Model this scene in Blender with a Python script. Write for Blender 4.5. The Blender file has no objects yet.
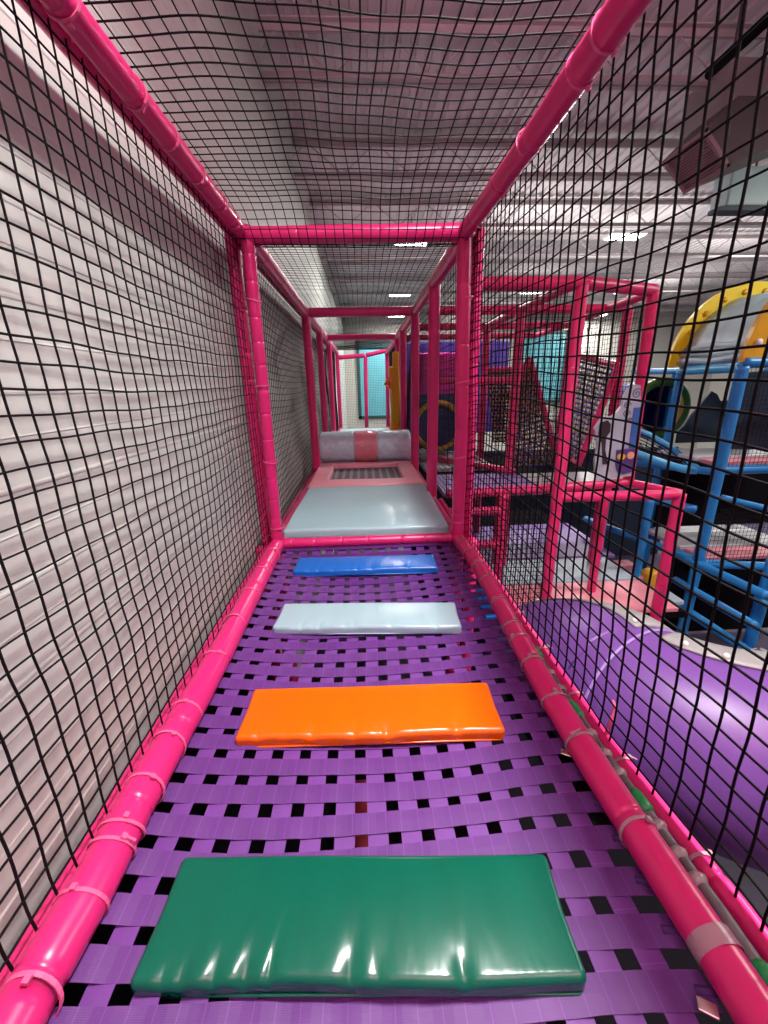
import bpy, math, random
import numpy as np
from mathutils import Vector, Matrix
random.seed(7)
rng = np.random.default_rng(11)
C = bpy.context.scene.collection
PI = math.pi

# ------------------------------------------------------------------ materials
def mat(name, col, rough=.5, bump=None, var=.06, varscale=6, metal=0, spec=.5, coat=0, emit=None, emis=0, alpha=None, stretch=None):
    m = bpy.data.materials.new(name); m.use_nodes = True
    nt = m.node_tree; N = nt.nodes; L = nt.links
    b = N['Principled BSDF']
    b.inputs['Roughness'].default_value = rough
    b.inputs['Metallic'].default_value = metal
    b.inputs['Specular IOR Level'].default_value = spec
    b.inputs['Coat Weight'].default_value = coat
    b.inputs['Coat Roughness'].default_value = .12
    tc = N.new('ShaderNodeTexCoord')
    mp = N.new('ShaderNodeMapping'); L.new(tc.outputs['Object'], mp.inputs[0])
    if stretch: mp.inputs['Scale'].default_value = stretch
    nz = N.new('ShaderNodeTexNoise'); nz.inputs['Scale'].default_value = varscale; nz.inputs['Detail'].default_value = 4
    L.new(mp.outputs[0], nz.inputs['Vector'])
    mx = N.new('ShaderNodeMix'); mx.data_type = 'RGBA'
    c = list(col) + [1]
    mx.inputs[6].default_value = [max(0, x*(1-var*2)) for x in col] + [1]
    mx.inputs[7].default_value = [min(1, x*(1+var*2)) for x in col] + [1]
    L.new(nz.outputs['Fac'], mx.inputs[0]); L.new(mx.outputs[2], b.inputs['Base Color'])
    if bump:
        s, d = bump[:2]
        n2 = N.new('ShaderNodeTexNoise'); n2.inputs['Scale'].default_value = s; n2.inputs['Detail'].default_value = 3
        L.new(mp.outputs[0], n2.inputs['Vector'])
        bp = N.new('ShaderNodeBump'); bp.inputs['Strength'].default_value = bump[2] if len(bump) > 2 else .4
        bp.inputs['Distance'].default_value = d
        L.new(n2.outputs['Fac'], bp.inputs['Height']); L.new(bp.outputs[0], b.inputs['Normal'])
    if emit:
        b.inputs['Emission Color'].default_value = list(emit)+[1]; b.inputs['Emission Strength'].default_value = emis
    return m

def strap_mat(name, col, axis, pitch, w):
    """nylon webbing: fine ribs across and pairs of stitched seams where the straps cross"""
    m = mat(name, col, .55, None, .08, 9)
    nt = m.node_tree; N = nt.nodes; L = nt.links
    b = N['Principled BSDF']
    tc = [n for n in N if n.type == 'TEX_COORD'][0]
    sp = N.new('ShaderNodeSeparateXYZ'); L.new(tc.outputs['Object'], sp.inputs[0])
    def math_(op, a, bv=None):
        n = N.new('ShaderNodeMath'); n.operation = op
        if isinstance(a, (int, float)): n.inputs[0].default_value = a
        else: L.new(a, n.inputs[0])
        if bv is not None:
            if isinstance(bv, (int, float)): n.inputs[1].default_value = bv
            else: L.new(bv, n.inputs[1])
        return n.outputs[0]
    s = sp.outputs[axis]
    u = math_('PINGPONG', math_('ADD', s, 100*pitch), pitch/2)        # distance from strap crossing centre
    d = math_('ABSOLUTE', math_('SUBTRACT', u, w/2-.003))
    seam = math_('LESS_THAN', d, .0009)
    old = [l for l in nt.links if l.to_socket == b.inputs['Base Color']][0].from_socket
    mx = N.new('ShaderNodeMix'); mx.data_type = 'RGBA'
    L.new(seam, mx.inputs[0]); L.new(old, mx.inputs[6])
    mx.inputs[7].default_value = [min(1, c*1.35+.01) for c in col]+[1]
    L.new(mx.outputs[2], b.inputs['Base Color'])
    wv = N.new('ShaderNodeTexWave'); wv.bands_direction = 'Y' if axis == 0 else 'X'
    wv.inputs['Scale'].default_value = 110; wv.inputs['Distortion'].default_value = 1.5
    L.new(tc.outputs['Object'], wv.inputs['Vector'])
    bp = N.new('ShaderNodeBump'); bp.inputs['Strength'].default_value = .10; bp.inputs['Distance'].default_value = .0012
    L.new(wv.outputs['Fac'], bp.inputs['Height']); L.new(bp.outputs[0], b.inputs['Normal'])
    return m

M = {}
M['pink'] = mat('pink_vinyl', (.66, .020, .165), .3, (9, .006, .3), .05, 5)
M['pink_far'] = mat('pink_vinyl_frame', (.76, .032, .17), .38, (9, .006, .3), .06, 5)
M['rope'] = mat('black_twine', (.005, .0045, .005), .7, spec=.15)
M['finerope'] = mat('black_fine_twine', (.008, .007, .009), .8, spec=.15)
M['tie'] = mat('pinkish_plastic_tie', (.75, .12, .28), .3)
M['tieg'] = mat('grey_plastic_tie', (.42, .28, .30), .3)
PX, SW = .0845, .0505
PY = .082
M['strap_x'] = strap_mat('purple_webbing_cross', (.098, .021, .175), 0, PX, SW)
M['strap_y'] = strap_mat('purple_webbing_long', (.135, .037, .235), 1, PY, SW)
M['green'] = mat('green_vinyl', (.0, .098, .058), .22, (14, .006, .35), .04, stretch=(1, .35, 1))
M['orange'] = mat('orange_vinyl', (.74, .115, .0), .25, (14, .005, .3), .03, stretch=(1, .35, 1))
M['pale'] = mat('pale_blue_vinyl', (.31, .47, .51), .26, (14, .005, .3), .03, stretch=(1, .35, 1))
M['blue'] = mat('blue_vinyl', (.008, .135, .53), .25, (14, .005, .3), .03, stretch=(1, .35, 1))
M['matblue'] = mat('grey_blue_vinyl', (.37, .60, .64), .2, (5, .006, .25), .03)
M['matpink'] = mat('soft_pink_vinyl', (.86, .36, .42), .3, (8, .006, .3), .05)
M['bed'] = mat('trampoline_mesh', (.06, .055, .065), .6, (90, .004, .5))
M['roller'] = mat('crinkled_pale_vinyl', (.60, .82, .90), .2, (9, .02, .6), .04, stretch=(1, .5, 1.4))
M['rollerpink'] = mat('crinkled_pink_vinyl', (.85, .30, .37), .22, (9, .02, .6), .04, stretch=(1.4, .5, 1))
M['tube'] = mat('purple_plastic', (.14, .055, .26), .42, (2.5, .01, .2), .03)
M['flange'] = mat('grey_plastic_flange', (.27, .27, .265), .45)
M['bolt'] = mat('white_bolt_cap', (.8, .8, .78), .4)
M['steel'] = mat('galvanised_pipe', (.15, .14, .14), .45, (30, .003, .5), .2, 20, metal=.4)
M['greensl'] = mat('green_sleeve', (.015, .30, .07), .35)
M['tape'] = mat('cloudy_tape', (.34, .31, .29), .3)
M['buckle'] = mat('nickel_buckle', (.7, .62, .55), .25, metal=.9)
M['loop'] = mat('dark_purple_loop', (.07, .015, .14), .6)
M['wall'] = mat('white_wall_liner', (.565, .60, .555), .6, (5, .004, .06), .05, 2.2, stretch=(1, .3, 9))
M['wallfar'] = mat('white_painted_wall', (.52, .51, .465), .7, (3, .01, .2), .04)
M['ceil'] = mat('painted_metal_deck', (.66, .61, .62), .55, None, .08, 2)
M['joist'] = mat('painted_steel_joist', (.50, .455, .46), .55, None, .1, 4)
M['conc'] = mat('dark_floor', (.04, .028, .065), .6, None, .15, 3)
M['black'] = mat('black_board', (.007, .006, .009), .95, spec=.05)
M['lilac'] = mat('lilac_mat', (.30, .19, .50), .4, (8, .004, .3), .1)
M['ltblue'] = mat('light_blue_mat', (.42, .56, .62), .4, (8, .004, .3), .1)
M['ltpink'] = mat('light_pink_mat', (.80, .30, .35), .4, (8, .004, .3), .1)
M['whitemat'] = mat('grey_white_mat', (.55, .57, .58), .35, (8, .004, .3), .1)
M['bluetube'] = mat('blue_foam_tube', (.02, .26, .62), .36, (9, .006, .3), .05)
M['cyan'] = mat('bright_blue_foam_tube', (.05, .42, .72), .35, (9, .006, .3), .05)
M['navy'] = mat('navy_panel', (.010, .022, .045), .5)
M['deepblue'] = mat('deep_blue_tunnel', (.008, .03, .28), .45)
M['ringyel'] = mat('yellow_foam', (.80, .55, .05), .4, (9, .006, .3))
M['ringgreen'] = mat('dark_green_foam', (.045, .16, .03), .4, (9, .006, .3))
M['yellow'] = mat('yellow_plastic', (.92, .70, .01), .35)
M['gold'] = mat('golden_plastic', (.75, .42, .015), .35)
M['cloud'] = mat('pale_blue_canopy', (.45, .74, .88), .45, (3, .02, .6), .25, 5)
M['ropepur'] = mat('purple_rope', (.07, .03, .33), .6)
M['ropeyel'] = mat('cream_rope', (.72, .60, .33), .6)
M['ropegold'] = mat('golden_rope', (.40, .25, .04), .6)
M['panelgrey'] = mat('pale_grey_board', (.45, .55, .61), .4)
M['swirl'] = mat('slate_swirl', (.13, .16, .22), .5)
M['winblue'] = mat('blue_board', (.05, .16, .46), .4)
M['purplepot'] = mat('purple_board', (.10, .05, .24), .4)
M['skin'] = mat('peach_board', (.82, .42, .26), .5)
M['brown'] = mat('dark_brown_board', (.035, .022, .028), .5)
M['teal'] = mat('teal_wall_panel', (.12, .42, .50), .5, None, .08, 2)
M['tealedge'] = mat('dark_teal_edging', (.015, .06, .06), .5)
M['farpurple'] = mat('deep_purple_pad', (.05, .02, .20), .45, (5, .01, .3), .2)
M['magenta'] = mat('magenta_pad', (.65, .03, .30), .5, None, .15, 8)
M['hvac'] = mat('grey_sheet_metal', (.085, .066, .07), .5, None, .06, 3)
M['hvacdk'] = mat('dark_sheet_metal', (.06, .05, .055), .5)
M['aqua'] = mat('aqua_sheet_metal', (.52, .76, .74), .45)
M['redorange'] = mat('orange_foam', (.85, .18, .03), .4)
M['lampframe'] = mat('white_lamp_housing', (.8, .8, .8), .4)
M['lamp'] = mat('lamp_diffuser', (1, 1, 1), .4, emit=(1, .97, .93), emis=26)
M['red'] = mat('red_mat', (.30, .02, .03), .5)

# ------------------------------------------------------------------ mesh builder
class MB:
    def __init__(s): s.v = []; s.f = []; s.mi = []; s.flat = set()
    def _add(s, vs, fs, mi=0, flat=False):
        o = len(s.v); s.v.extend([tuple(map(float, p)) for p in vs])
        for f in fs:
            if flat: s.flat.add(len(s.f))
            s.f.append(tuple(i+o for i in f)); s.mi.append(mi)
    def tube(s, pts, r, seg=12, caps=True, closed=False, mi=0, squash=None):
        P = [Vector(p) for p in pts]; n = len(P)
        R = r if hasattr(r, '__len__') else [r]*n
        vs = []; fs = []
        up = None
        for i in range(n):
            if closed: t = P[(i+1) % n]-P[i-1]
            else: t = P[min(i+1, n-1)]-P[max(i-1, 0)]
            t.normalize()
            if up is None:
                up = Vector((0, 0, 1)) if abs(t.z) < .9 else Vector((1, 0, 0))
            a = (up - t*up.dot(t)).normalized(); b = t.cross(a); up = a
            for k in range(seg):
                th = 2*PI*k/seg
                vs.append(P[i]+(a*math.cos(th)+b*math.sin(th))*R[i])
        m = n if closed else n-1
        for i in range(m):
            j = (i+1) % n
            for k in range(seg):
                q = (k+1) % seg
                fs.append((i*seg+k, i*seg+q, j*seg+q, j*seg+k))
        if caps and not closed:
            fs.append(tuple(range(seg))[::-1]); fs.append(tuple((n-1)*seg+k for k in range(seg)))
        s._add(vs, fs, mi); return s
    def box(s, c, d, rot=None, mi=0):
        c = Vector(c); h = [x/2 for x in d]
        vs = [Vector((x*h[0], y*h[1], z*h[2])) for x in (-1, 1) for y in (-1, 1) for z in (-1, 1)]
        if rot is not None: vs = [rot @ v for v in vs]
        s._add([v+c for v in vs], [(0, 1, 3, 2), (4, 6, 7, 5), (0, 4, 5, 1), (2, 3, 7, 6), (0, 2, 6, 4), (1, 5, 7, 3)], mi, True); return s
    def rbox(s, c, d, r, n=(8, 8, 3), rot=0, deform=None, mi=0):
        """box with rounded edges on a fine grid; deform(x,y,z) works in the box's own frame"""
        h = np.array(d)/2; idx = {}; vs = []; fs = []
        def axis(i):
            inner = np.linspace(-h[i]+r, h[i]-r, n[i]+1)
            a = [0, .3, .6, .85]
            lo = [-h[i]+r*q for q in a]; hi = [h[i]-r*q for q in a[::-1]]
            return np.concatenate([lo, inner, hi])
        A = [axis(i) for i in range(3)]
        def vid(p):
            q = np.clip(p, -h+r, h-r); e = p-q; l = np.linalg.norm(e)
            if l > 1e-9:
                # project cube-corner shell onto a sphere of radius r
                e = e/l*r*min(1, max(abs(e))/r)
                p = q+e
            k = tuple(np.round(p, 6))
            if k not in idx:
                idx[k] = len(vs)
                x, y, z = p
                if deform: x, y, z = deform(x, y, z)
                ca, sa = math.cos(rot), math.sin(rot)
                vs.append((c[0]+x*ca-y*sa, c[1]+x*sa+y*ca, c[2]+z))
            return idx[k]
        for ax in range(3):
            u, w = (ax+1) % 3, (ax+2) % 3
            for sg in (-1, 1):
                G = []
                for a in A[u]:
                    row = []
                    for b in A[w]:
                        p = np.zeros(3); p[ax] = sg*h[ax]; p[u] = a; p[w] = b; row.append(vid(p))
                    G.append(row)
                for i in range(len(A[u])-1):
                    for j in range(len(A[w])-1):
                        f = [G[i][j], G[i+1][j], G[i+1][j+1], G[i][j+1]]
                        if sg < 0: f = f[::-1]
                        g = []
                        for q in f:
                            if q not in g: g.append(q)
                        if len(g) > 2: fs.append(tuple(g))
        s._add(vs, fs, mi); return s
    def plate(s, pts, thick, mi=0):
        """flat outline (list of 3D points in one plane) given a real thickness along its normal"""
        P = [Vector(p) for p in pts]; n = len(P)
        nn = Vector((0, 0, 0))
        for i in range(n): nn += P[i].cross(P[(i+1) % n])
        nn.normalize(); h = nn*thick/2
        vs = [p+h for p in P]+[p-h for p in P]
        fs = [tuple(range(n)), tuple(range(2*n-1, n-1, -1))]
        for i in range(n): j = (i+1) % n; fs.append((i, i+n, j+n, j))
        s._add(vs, fs, mi, True); return s
    def sweep_profile(s, prof, a, b, axis, mi=0, closed=True):
        """profile of 2D points extruded along an axis from a to b"""
        n = len(prof)
        def P(p, t):
            if axis == 'y': return (p[0], t, p[1])
            if axis == 'x': return (t, p[0], p[1])
            return (p[0], p[1], t)
        vs = [P(p, a) for p in prof]+[P(p, b) for p in prof]
        fs = [(i, (i+1) % n, n+(i+1) % n, n+i) for i in range(n if closed else n-1)]
        if closed: fs += [tuple(range(n))[::-1], tuple(range(n, 2*n))]
        s._add(vs, fs, mi, True); return s
    def build(s, name, material, parent=None, smooth=True):
        me = bpy.data.meshes.new(name); me.from_pydata(s.v, [], s.f); me.update()
        mats = material if isinstance(material, (list, tuple)) else [material]
        for m in mats: me.materials.append(m)
        if len(mats) > 1: me.polygons.foreach_set('material_index', s.mi)
        sm = [smooth and (i not in s.flat) for i in range(len(s.f))]
        me.polygons.foreach_set('use_smooth', sm)
        o = bpy.data.objects.new(name, me); C.objects.link(o)
        if parent is not None: attach(o, parent)
        return o

def wm(o):
    m = Matrix.Translation(o.location)
    return m if o.parent is None else wm(o.parent) @ o.matrix_parent_inverse @ m
def attach(o, parent):
    o.parent = parent; o.matrix_parent_inverse = wm(parent).inverted()
def tag(o, label, cat, group=None, kind=None):
    o['label'] = label; o['category'] = cat
    if group: o['group'] = group
    if kind: o['kind'] = kind
    return o
def thing(name, label, cat, loc, group=None):
    o = bpy.data.objects.new(name, None); o.location = loc; o.empty_display_size = .1; C.objects.link(o)
    return tag(o, label, cat, group)
def struct(name, mb, m, smooth=False):
    o = mb.build(name, m, None, smooth); o['kind'] = 'structure'; return o
def lerp(a, b, t): return tuple(a[i]+(b[i]-a[i])*t for i in range(3))

# ------------------------------------------------------------------ foam-sleeved bars
def bar(parent, name, pts, r, m, joint=.42, wob=0, seg=16, step=.035):
    """foam-padded tube: a glossy sleeve with the shallow joints between its lengths"""
    P = [Vector(p) for p in pts]
    L = [0]
    for i in range(1, len(P)): L.append(L[-1]+(P[i]-P[i-1]).length)
    tot = L[-1]; n = max(2, int(tot/step))
    js = []
    t = joint*random.uniform(.35, .9)
    while joint and t < tot: js.append(t); t += joint*random.uniform(.7, 1.25)
    ts = sorted(set([tot*i/n for i in range(n+1)]+[min(tot, max(0, j+e)) for j in js for e in (-.012, -.004, 0, .004, .012)]))
    out = []; rad = []
    for t in ts:
        i = 0
        while i < len(L)-2 and L[i+1] < t: i += 1
        q = P[i].lerp(P[i+1], (t-L[i])/(L[i+1]-L[i]))
        if wob: q = q+Vector((math.sin(t*5.1), math.cos(t*4.3), math.sin(t*6.7+1)))*wob
        out.append(q)
        d = min([abs(t-j) for j in js] or [9])
        rad.append(r*(1+.012*math.sin(t*23))-(.0035 if d < .002 else .0015 if d < .006 else 0))
    return MB().tube(out, rad, seg).build(name, m, parent)

def tie(parent, c, axis, r, m, tail=True, w=.0075, head=0.6):
    """nylon cable tie round a bar: flat band, locking head, clipped tail"""
    a = Vector(axis).normalized(); u = Vector((0, 0, 1)) if abs(a.z) < .9 else Vector((1, 0, 0))
    u = (u-a*u.dot(a)).normalized(); v = a.cross(u); c = Vector(c)
    mb = MB(); n = 24; vs = []; fs = []
    tilt = random.uniform(-.25, .25)
    for k in range(n):
        th = 2*PI*k/n
        d = u*math.cos(th)+v*math.sin(th)
        sh = a*(tilt*.04*math.cos(th))
        for rr, ww in ((r+.001, -w/2), (r+.004, -w/2), (r+.004, w/2), (r+.001, w/2)):
            vs.append(c+d*rr+a*ww+sh)
    for k in range(n):
        j = (k+1) % n
        for e in range(4): fs.append((k*4+e, k*4+(e+1) % 4, j*4+(e+1) % 4, j*4+e))
    mb._add(vs, fs)
    d = u*math.cos(head)+v*math.sin(head)
    rot = Matrix((a, d, a.cross(d))).transposed()
    mb.box(c+d*(r+.006), (w*1.5, .008, .011), rot)
    if tail:
        t = a.cross(d)
        mb.box(c+d*(r+.009)+t*.014, (w*.7, .0016, .026), rot)
    return mb.build('cable_tie', m, parent, False)

# ------------------------------------------------------------------ rope nets
def net(name, f, nu, nv, r, m, label, cat='net', parent=None, sub=2):
    """square mesh of knotted twine; f(u,v) in cells -> point, every twine a four-sided cord"""
    mb = MB()
    def cord(fn, n):
        P = np.array([fn(i/sub) for i in range(n*sub+1)])
        T = np.gradient(P, axis=0); T /= np.linalg.norm(T, axis=1)[:, None]
        A = np.cross(T, np.array([.31, .52, .79])); A /= np.linalg.norm(A, axis=1)[:, None]
        B = np.cross(T, A)
        V = np.stack([P+A*r, P+B*r, P-A*r, P-B*r], 1).reshape(-1, 3)
        o = len(mb.v); mb.v.extend(map(tuple, V.tolist()))
        for i in range(len(P)-1):
            for k in range(4):
                q = (k+1) % 4
                mb.f.append((o+i*4+k, o+i*4+q, o+i*4+4+q, o+i*4+4+k)); mb.mi.append(0)
    for j in range(nv+1): cord(lambda t, j=j: f(t, j), nu)
    for i in range(nu+1): cord(lambda t, i=i: f(i, t), nv)
    o = mb.build(name, m, parent)
    if parent is None: tag(o, label, cat)
    return o

# ------------------------------------------------------------------ dimensions
W, H = .6, 1.767
Y1 = 2.49                     # first portal of the walkway
GROUND, LOWER = -2.4, -1.2

# ================================================================== SETTING
fl = MB().box((5.5, 7.5, GROUND-.05), (22, 24, .1)); struct('floor', fl, M['conc'])
# left wall: vinyl-faced liner with horizontal laps
prof = []
z = GROUND
back = -.98
k = 0
xs = -.755
pts = [(back, GROUND)]
while z < 3.9:
    pts += [(xs, z), (xs-.001, z+.092), (xs+.0007, z+.095), (xs-.0005, z+.099), (xs, z+.18), (xs+.0018, z+.184), (xs+.0018, z+.189), (xs, z+.194)]
    z += .2
pts += [(xs, z), (back, z)]
struct('wall_left', MB().sweep_profile(pts, -4, 19.5, 'y'), M['wall'])
struct('wall_end', MB().box((5.5, 18.1, .75), (22, .2, 6.4)), M['wallfar'])
struct('wall_right', MB().box((15.6, 7.5, .75), (.2, 24, 6.4)), M['wallfar'])
struct('wall_back', MB().box((5.5, -4.1, .75), (22, .2, 6.4)), M['wallfar'])
# ceiling: fluted steel deck, flutes running away from the camera
pts = []
x = -1.2
while x < 15.6:
    pts += [(x, 3.9), (x+.075, 3.9), (x+.085, 3.925), (x+.14, 3.925)]
    x += .15
pts += [(15.8, 3.9), (15.8, 4.1), (-1.2, 4.1)]
struct('ceiling', MB().sweep_profile(pts, -4.1, 18.2, 'y'), M['ceil'])
for y in [1.05+1.65*i for i in range(-2, 11)]:
    mb = MB()
    for zc in (3.46, 3.84):
        mb.box((7.2, y-.035, zc), (16.6, .05, .012)); mb.box((7.2, y+.035, zc), (16.6, .05, .012))
        mb.box((7.2, y-.012, zc+(.03 if zc < 3.6 else -.03)), (16.6, .008, .06)); mb.box((7.2, y+.012, zc+(.03 if zc < 3.6 else -.03)), (16.6, .008, .06))
    x = -1.0; up = True
    while x < 15.3:
        a, b = ((x, y, 3.5), (x+.42, y, 3.82)) if up else ((x, y, 3.82), (x+.42, y, 3.5))
        mb.tube([a, b], .008, 6); x += .42; up = not up
    o = mb.build('ceiling_joist', M['joist']); o['kind'] = 'structure'

# ================================================================== WALKWAY FRAME
wf = thing('walkway_frame', 'hot pink padded inner frame of the netted walkway with posts, rails and crossbars', 'frame', (0, Y1, 0))
RB = .048
# lower rails (their sleeves bow a little between the portals)
ll = bar(wf, 'rail', [(-.605, -.9, 0), (-.605, .44, 0), (-.595, .6, .002), (-.602, .75, 0), (-.592, 1.16, 0), (-.59, 1.44, 0), (-.6, Y1, 0)], RB, M['pink'], .33)
lr = bar(wf, 'rail', [(.615, -.9, 0), (.607, .36, 0), (.598, .55, 0), (.588, .76, 0), (.585, 1.12, 0), (.605, 1.6, 0), (.622, 2.05, 0), (.6, Y1, 0)], .040, M['pink'], .45)
tl = bar(wf, 'rail', [(-.6, -.9, H), (-.6, 1.15, H), (-.605, Y1, H)], .035, M['pink'], .26)
tr = bar(wf, 'rail', [(.605, -.9, H), (.605, 1.12, H), (.597, 1.6, H-.005), (.575, Y1, H)], .041, M['pink'], .3)
for t in (.43, .56, .66, .70, .80, .93, 1.05, 1.3, 1.55, 1.8, 2.05, 2.3):
    tie(ll, (-.598, t, 0), (0, 1, 0), RB, M['tie'], t in (.66, 1.3), head=random.uniform(-.2, 1))
for t in (.62, .86, 1.02, 1.2, 1.34, 1.43, 1.62, 1.85, 2.02, 2.2, 2.36):
    xx = np.interp(t, [.36, .55, .76, 1.12, 1.6, 2.05, Y1], [.607, .598, .588, .585, .605, .622, .6])
    tie(lr, (xx, t, 0), (0, 1, 0), .040, M['tieg'], t in (.86, 1.2), head=random.uniform(-1, .4))
# broad clear tape band near the camera on the right lower rail
MB().tube([(.606, .41, 0), (.605, .44, 0)], .0415, 20, False).build('tape_band', M['tieg'], lr)
for t in (.9, 1.15, 1.42, 1.62, 1.85, 2.1, 2.3):
    tie(tl, (-.601, t, H), (0, 1, 0), .035, M['tie'], t in (1.42,), head=random.uniform(2, 3))
for t in (.85, 1.2, 1.32, 1.65, 1.95, 2.25):
    tie(tr, (.595 if t > 1.5 else .605, t, H), (0, 1, 0), .041, M['tie'], False, head=random.uniform(2, 3))
# first portal
p1 = bar(wf, 'post', [(-.585, Y1, H), (-.588, Y1, .9), (-.598, Y1, -.02)], .036, M['pink'], .17)
p2 = bar(wf, 'post', [(.578, Y1, H), (.602, Y1, .7), (.6, Y1, -.02)], .041, M['pink'], .3)
bar(wf, 'crossbar', [(-.6, Y1, H-.01), (.58, Y1, H+.004)], .043, M['pink'], .35)
bar(wf, 'crossbar', [(-.58, Y1+.01, .0), (.58, Y1+.01, .0)], .034, M['pink'], .2)
for sx, pp in ((-1, p1), (1, p2)):
    for zz in (.12, .55, 1.0, 1.45):
        tie(pp, (-.590 if sx < 0 else .598, Y1, zz), (0, 0, 1), .039, M['tie'], False)
for sx in (-1, 1):     # legs below the floor level
    bar(wf, 'post', [(sx*.6, Y1, -.03), (sx*.6, Y1, GROUND)], RB, M['pink_far'], 0)
    bar(wf, 'post', [(sx*.6, -.8, -.03), (sx*.6, -.8, GROUND)], RB, M['pink_far'], 0)
# the bays beyond
YE = 10.3
for sx in (-1, 1):
    bar(wf, 'rail', [(sx*.59, Y1, H), (sx*.6, 4.8, H), (sx*.6, YE, H)], RB, M['pink'], .5)
    bar(wf, 'rail', [(sx*.6, Y1, -.03), (sx*.6, YE, -.03)], RB, M['pink'], .5)
for y in (4.85, 6.24, 7.92, YE):
    bar(wf, 'post', [(-.6, y, H), (-.6, y, 0)], RB, M['pink'], .6)
for y in (3.55, 4.81, 6.21, 7.17, YE):
    bar(wf, 'post', [(.6, y, H), (.6, y, 0)], RB, M['pink'], .6)
for y in (4.85, 7.2):
    bar(wf, 'crossbar', [(-.6, y, H), (.6, y, H)], RB, M['pink'], .5)
# the far end's head bar is made of two lengths meeting on a middle post
bar(wf, 'crossbar', [(-.58, YE, 1.66), (.07, YE, 1.70)], .05, M['pink'], .5)
bar(wf, 'crossbar', [(.09, YE, 1.70), (.58, YE, 1.80)], .05, M['pink'], .5)
bar(wf, 'post', [(.08, YE, 1.68), (.05, YE, 0)], .045, M['pink'], .5)

# outer frame that carries the side nets
of = thing('net_frame', 'second pink padded frame just outside the walkway, carrying its side nets', 'frame', (0, Y1, -.02))
XO = .715
orl = bar(of, 'rail', [(-.672, -.9, -.045), (-.672, Y1, -.04), (-.68, YE, -.03)], .034, M['pink'], .5)
orr = bar(of, 'rail', [(.765, -.9, -.08), (.752, .5, -.08), (.708, .9, -.075), (.69, 1.5, -.06), (.68, Y1, -.04), (.68, 3.5, -.03)], .027, M['pink'], .5)
otl = bar(of, 'rail', [(-.668, -.9, H+.012), (-.668, YE, H+.012)], .028, M['pink'], .5)
otr = bar(of, 'rail', [(.652, -.9, H+.07), (.652, 3.5, H+.07)], .03, M['pink'], .5)
bar(of, 'post', [(-.682, Y1+.06, H+.03), (-.678, Y1+.06, -.02)], .038, M['pink'], .2)
bar(of, 'post', [(.672, Y1+.06, H+.03), (.680, Y1+.06, -.02)], .034, M['pink'], .2)
for sx in (-1, 1):
    bar(of, 'post', [(sx*.71, Y1+.02, -.02), (sx*.71, Y1+.02, GROUND)], .04, M['pink_far'], 0)
for t in (.6, .85, 1.1, 1.35, 1.6, 1.9, 2.2):
    tie(orr, (np.interp(t, [.5, .9, 1.5, Y1], [.752, .708, .69, .68]), t, np.interp(t, [.5, .9, 1.5, Y1], [-.08, -.075, -.06, -.04])), (0, 1, 0), .028, M['tieg'], t in (.85, 1.35))
# free end of a pink tie sticking up on the outer rail
MB().tube([(.708, .93, -.06), (.72, .93, .01), (.728, .935, .05), (.72, .94, .07)], [.005, .006, .005, .003], 6).build('tie_tail', M['tie'], orr)

# ================================================================== NETS
CE = .0475
def wave(a, b, s):
    return math.sin(a*1.3+s)*math.cos(b*.9+s*2)+.5*math.sin(a*3.1+b*1.7+s)
NZ = 36; CY = .055
def netL(u, v):
    y = -.8+u*CY; z = -.005+v*(H+.03)/NZ
    edge = math.sin(PI*v/NZ)
    skew = .02*edge*math.sin(y*1.1+.6)
    return (-.650+.007*edge*wave(y*2, z*3, .4)-.008*edge, y+skew*.6+.004*wave(z*9, y*2, 1), z+edge*.010*math.sin(y*2.6+1)+.003*wave(y*7, z*5, 2))
net('safety_net', netL, int(11.1/CY), NZ, .0026, M['rope'], 'black square mesh net along the left of the walkway in front of the white wall')
def netR(u, v):
    y = -.8+u*CY; t = v/35; z0 = np.interp(y, [.5, .9, 1.5, Y1], [-.08, -.075, -.06, -.04])
    z = z0+t*(H+.04-z0); xb = np.interp(y, [-.8, .5, .9, 1.5, Y1, 4], [.765, .750, .708, .69, .68, .68])
    edge = math.sin(PI*t)
    x = xb+(.640-xb)*t
    return (x+.014*edge*wave(y*2, z*3, 2.2)*.7+.004*edge*min(1, abs(y-Y1)*4), y-.008*edge*math.sin(y*1.2)+.004*wave(z*8, y*2, .3), z-.022*edge*math.sin(y*2.2+.4)+.004*wave(y*7, z*5, 3))
net('safety_net', netR, int(11.1/CY), 35, .0028, M['rope'], 'black square mesh net along the right of the walkway in front of the purple slide')
NT = 27
def netT(u, v):
    y = -.8+u*CE; t = v/NT; x = -.63+t*1.26
    e = math.sin(PI*t)
    z = H+.058-.112*math.exp(-((y-Y1)/.16)**2)
    k = min(1, max(0, (Y1-y)/.4)) if y < Y1 else .4
    return (x+.010*e*wave(y*3, x*4, 1.2)*k+.03*e*math.sin(y*2.3+.5)*max(0, x+.1)*k, y+.008*wave(x*7, y*3, .2)*e*k+.03*e*math.sin(x*3.2)*k, z-.012*e*(1+math.sin(y*3))*.5*k+.005*e*wave(y*4, x*5, .9)*k)
net('roof_net', netT, int(11.1/CE), NT, .0024, M['rope'], 'black net roof stretched over the walkway between the two pink top rails')
net('end_net', lambda u, v: (-.58+u*.04, 10.35+.01*math.sin(u), v*.04), 29, 43, .0028, M['finerope'], 'fine net closing the far end of the walkway before the teal panel')
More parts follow.
